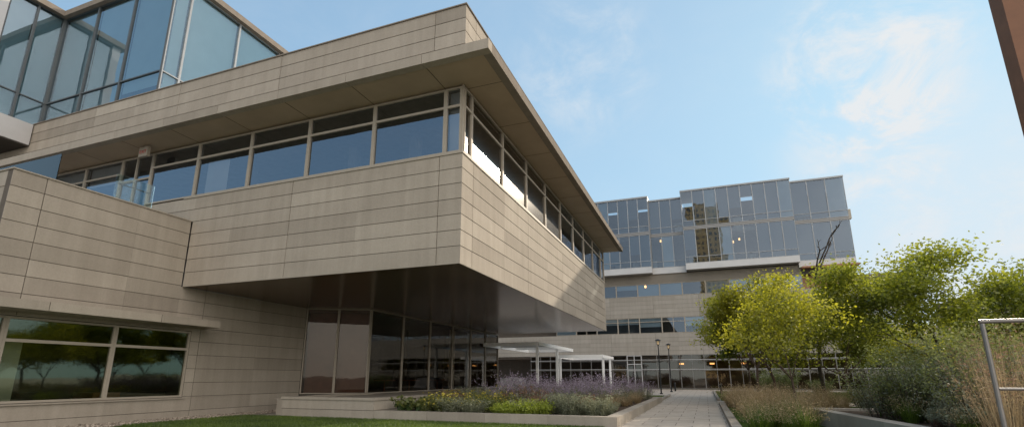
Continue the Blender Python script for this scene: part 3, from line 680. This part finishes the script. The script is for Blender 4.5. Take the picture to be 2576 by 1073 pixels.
# ============================================================ STREET FURNITURE
def lamp(x,y):
    e=empty('lamp_post',(x,y,0),'slim black lamp post with lantern head by the path','lamp post','path lamp posts')
    mb=MB(); mb.tube((0,0,0),(0,0,.12),.16,.14,12); mb.tube((0,0,.12),(0,0,4.6),.07,.05,10); mb.obj('pole',[BLACK],e)
    mb=MB(); mb.tube((0,0,4.6),(0,0,4.68),.05,.16,10); 
    for k in range(4):
        a=math.pi/4+k*math.pi/2; mb.tube((.14*math.cos(a),.14*math.sin(a),4.68),(.2*math.cos(a),.2*math.sin(a),5.05),.015,.015,5)
    mb.tube((0,0,5.05),(0,0,5.2),.34,.12,12); mb.obj('lamp_head',[BLACK],e)
    mb=MB(); mb.tube((0,0,4.69),(0,0,5.04),.11,.15,10); mb.obj('lantern_glass',[LAMPG],e)
lamp(-4.1,51.8); lamp(-3.6,59.2)
for x,y in((1.3,54),(-3.4,63)):
    e=empty('bollard',(x,y,0),'short black metal bollard at the lawn edge','bollard','path bollards'); mb=MB(); mb.tube((0,0,0),(0,0,.85),.1,.1,10); mb.tube((0,0,.86),(0,0,.98),.12,.09,10); mb.obj('post',[BLACK],e)
def pergola(x0,x1,y0,y1,z,posts,zb):
    off=((x0+x1)/2,(y0+y1)/2,0)
    e=empty('pergola',off,'white painted steel pergola with open flat roof','pergola','white pergolas')
    mb=MB(); t=.1
    mb.box(x0,x1,y0,y0+t,z-.28,z); mb.box(x0,x1,y1-t,y1,z-.28,z); mb.box(x0,x0+t,y0+t,y1-t,z-.28,z); mb.box(x1-t,x1,y0+t,y1-t,z-.28,z)
    for i in range(1,3): y=y0+(y1-y0)*i/3; mb.box(x0+t,x1-t,y-.04,y+.04,z-.2,z-.05)
    mb.obj('roof_frame',[WHITE],e,off)
    mb=MB(); n=int((y1-y0)/.5)
    for i in range(n): y=y0+.15+(y1-y0-.3)*i/n; mb.box(x0+t,x1-t,y,y+.05,z-.045,z-.005)
    mb.obj('roof_slats',[WHITE],e,off)
    for px,py_ in posts:
        mb=MB(); mb.box(px-.1,px+.1,py_-.1,py_+.1,zb,z-.283); mb.box(px-.16,px+.16,py_-.16,py_+.16,zb,zb+.03); mb.obj('post',[WHITE],e,off)
pergola(-17.0,-12.2,38.6,50,4.32,[(-12.55,39.3),(-12.55,45.2)],.718)
pergola(-14.1,-9.35,50.4,57,3.75,[(-13.8,50.9),(-9.6,52.),(-9.6,56.)],0.)
T0=(-13.6,36.4,.72); e=empty('covered_table',T0,'outdoor table under a grey weather cover','table')
mb=MB(); nx,ny=24,14; vs=[];fs=[]
random.seed(4)
for i in range(nx+1):
    for j in range(ny+1):
        u=i/nx*2-1; v=j/ny*2-1; m_=max(abs(u),abs(v)); z=.78+.10*math.cos(u*4)*math.cos(v*2) if m_<.75 else max(0,(1-m_)/.25)*.8
        vs.append((u*1.0*(1 if m_<.75 else 1+.05*math.sin(9*(u+v))),v*.75,z+random.uniform(-.01,.01)))
for i in range(nx):
    for j in range(ny):
        a=i*(ny+1)+j; fs.append((a,a+ny+1,a+ny+2,a+1))
mb.add(vs,fs); o=mb.obj('cover',[TARP],e,(0,0,0),True)
mb=MB(); 
for x in(-.6,.6):
    for y in(-.4,.4): mb.box(x-.03,x+.03,y-.03,y+.03,0,.7)
mb.obj('table_frame',[STEEL],e)
G0=(3.7,9,0); e=empty('steel_frame',G0,'brushed steel tubular frame standing among the reeds','frame')
x0=3.72; x1=5.6; y=9.
for x in(x0,4.45,x1): mb=MB(); mb.tube((x,y,.42),(x,y,2.33),.03,.03,10); mb.obj('upright',[STEEL],e,G0)
mb=MB(); mb.tube((x0-.03,y,2.36),(x1+.03,y,2.36),.03,.03,10); mb.obj('rail',[STEEL],e,G0)
mb=MB(); mb.tube((x0+.031,y,1.44),(4.419,y,1.44),.02,.02,8); mb.obj('rail',[STEEL],e,G0)
e=empty('brown_post',(2.22,4.05,0),'tall square rust brown painted metal post','post')
mb=MB(); mb.box(2.155,2.295,4.,4.14,.02,5.6); mb.obj('shaft',[BRONZE],e,(2.22,4.05,0))
mb=MB(); mb.box(2.07,2.37,3.92,4.22,0,.02); mb.obj('base_plate',[BRONZE],e,(2.22,4.05,0))

# ============================================================ WORLD / LIGHT / CAMERA
w=bpy.data.worlds.new('World'); S.world=w; w.use_nodes=True; nt=w.node_tree; nt.nodes.clear()
out=N(nt,'ShaderNodeOutputWorld')
sky=N(nt,'ShaderNodeTexSky'); sky.sky_type='NISHITA'; sky.sun_disc=False; sky.sun_elevation=SUN_EL; sky.sun_rotation=SUN_AZ; sky.air_density=1.0; sky.dust_density=.5; sky.ozone_density=1.5
def vm(op,a,b=None):
    n=N(nt,'ShaderNodeVectorMath',operation=op)
    for i,v in enumerate((a,b)):
        if v is None: continue
        if isinstance(v,tuple): n.inputs[i].default_value=v
        else: L(nt,v,n.inputs[i])
    return n.outputs[0]
g_=vm('MULTIPLY',sky.outputs[0],(.66,.69,.70))
den=vm('ADD',vm('MULTIPLY',g_,(1/.57,1/.87,1/1.10)),(1.,1.,1.))
cs=vm('MULTIPLY',vm('DIVIDE',g_,den),(1/.15,1/.15,1/.15))
bg=N(nt,'ShaderNodeBackground'); bg.inputs[1].default_value=.15; L(nt,cs,bg.inputs[0])
tc=N(nt,'ShaderNodeTexCoord'); D_=tc.outputs['Generated']
nrm=N(nt,'ShaderNodeVectorMath',operation='NORMALIZE'); L(nt,D_,nrm.inputs[0])
def blob(v,c0,c1):
    v=Vector(v).normalized(); d=N(nt,'ShaderNodeVectorMath',operation='DOT_PRODUCT'); L(nt,nrm.outputs[0],d.inputs[0]); d.inputs[1].default_value=v
    mr=N(nt,'ShaderNodeMapRange',interpolation_type='SMOOTHSTEP'); L(nt,d.outputs['Value'],mr.inputs[0]); mr.inputs[1].default_value=math.cos(math.radians(c1)); mr.inputs[2].default_value=math.cos(math.radians(c0)); return mr.outputs[0]
n1=noise(nt,mapping(nt,nrm.outputs[0],(1,1,1.6)),6.,12,.66,.5)
tot=math_n(nt,'MULTIPLY',blob((.352,1.074,.606),0,9.5),1.)
for v,c0,c1,s_ in(((.333,1.103,.45),1,8,.5),((-.175,.8785,.598),0,9,.35),((.56,1.219,.22),2,18,.3)):
    tot=math_n(nt,'ADD',tot,math_n(nt,'MULTIPLY',blob(v,c0,c1),s_))
tot=math_n(nt,'ADD',tot,.05)
mr=N(nt,'ShaderNodeMapRange',interpolation_type='SMOOTHSTEP'); L(nt,n1,mr.inputs[0]); mr.inputs[1].default_value=.38; mr.inputs[2].default_value=.70
cm_=math_n(nt,'ADD',math_n(nt,'MULTIPLY',tot,math_n(nt,'MULTIPLY',mr.outputs[0],1.25)),math_n(nt,'MULTIPLY',blob((.62,1.2,.08),2,28),.6),True)
bg2=N(nt,'ShaderNodeBackground'); bg2.inputs[0].default_value=(.93,.97,1,1); bg2.inputs[1].default_value=.87
mx=N(nt,'ShaderNodeMixShader'); L(nt,cm_,mx.inputs[0]); L(nt,bg.outputs[0],mx.inputs[1]); L(nt,bg2.outputs[0],mx.inputs[2])
gl=N(nt,'ShaderNodeBackground'); gl.inputs[0].default_value=(1,.84,.67,1); L(nt,math_n(nt,'MULTIPLY',math_n(nt,'MULTIPLY',blob((.75,-.6,.35),5,75),2.2),math_n(nt,'ADD',math_n(nt,'MULTIPLY',n1,.8),.6)),gl.inputs[1])  # added warm sky glow behind and right of the camera, lifts shaded stone
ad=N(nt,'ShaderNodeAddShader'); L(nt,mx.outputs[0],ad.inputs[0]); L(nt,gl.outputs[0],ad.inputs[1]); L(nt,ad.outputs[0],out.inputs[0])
sl=bpy.data.lights.new('sun','SUN'); sl.energy=5.; sl.angle=math.radians(.53); sl.color=(1,.86,.68)
so=bpy.data.objects.new('sun',sl); S.collection.objects.link(so); so.rotation_euler=SUND.to_track_quat('Z','Y').to_euler()
cam=bpy.data.cameras.new('camera'); co=bpy.data.objects.new('camera',cam); S.collection.objects.link(co)
co.location=(0,0,1.6); co.rotation_euler=(math.pi/2+.2376,0,.3585); cam.lens=17.65; cam.sensor_width=36; cam.shift_y=.0406; cam.clip_end=3000; cam.clip_start=.05
S.camera=co
S.view_settings.view_transform='Standard'; S.view_settings.look='None'; S.view_settings.exposure=0
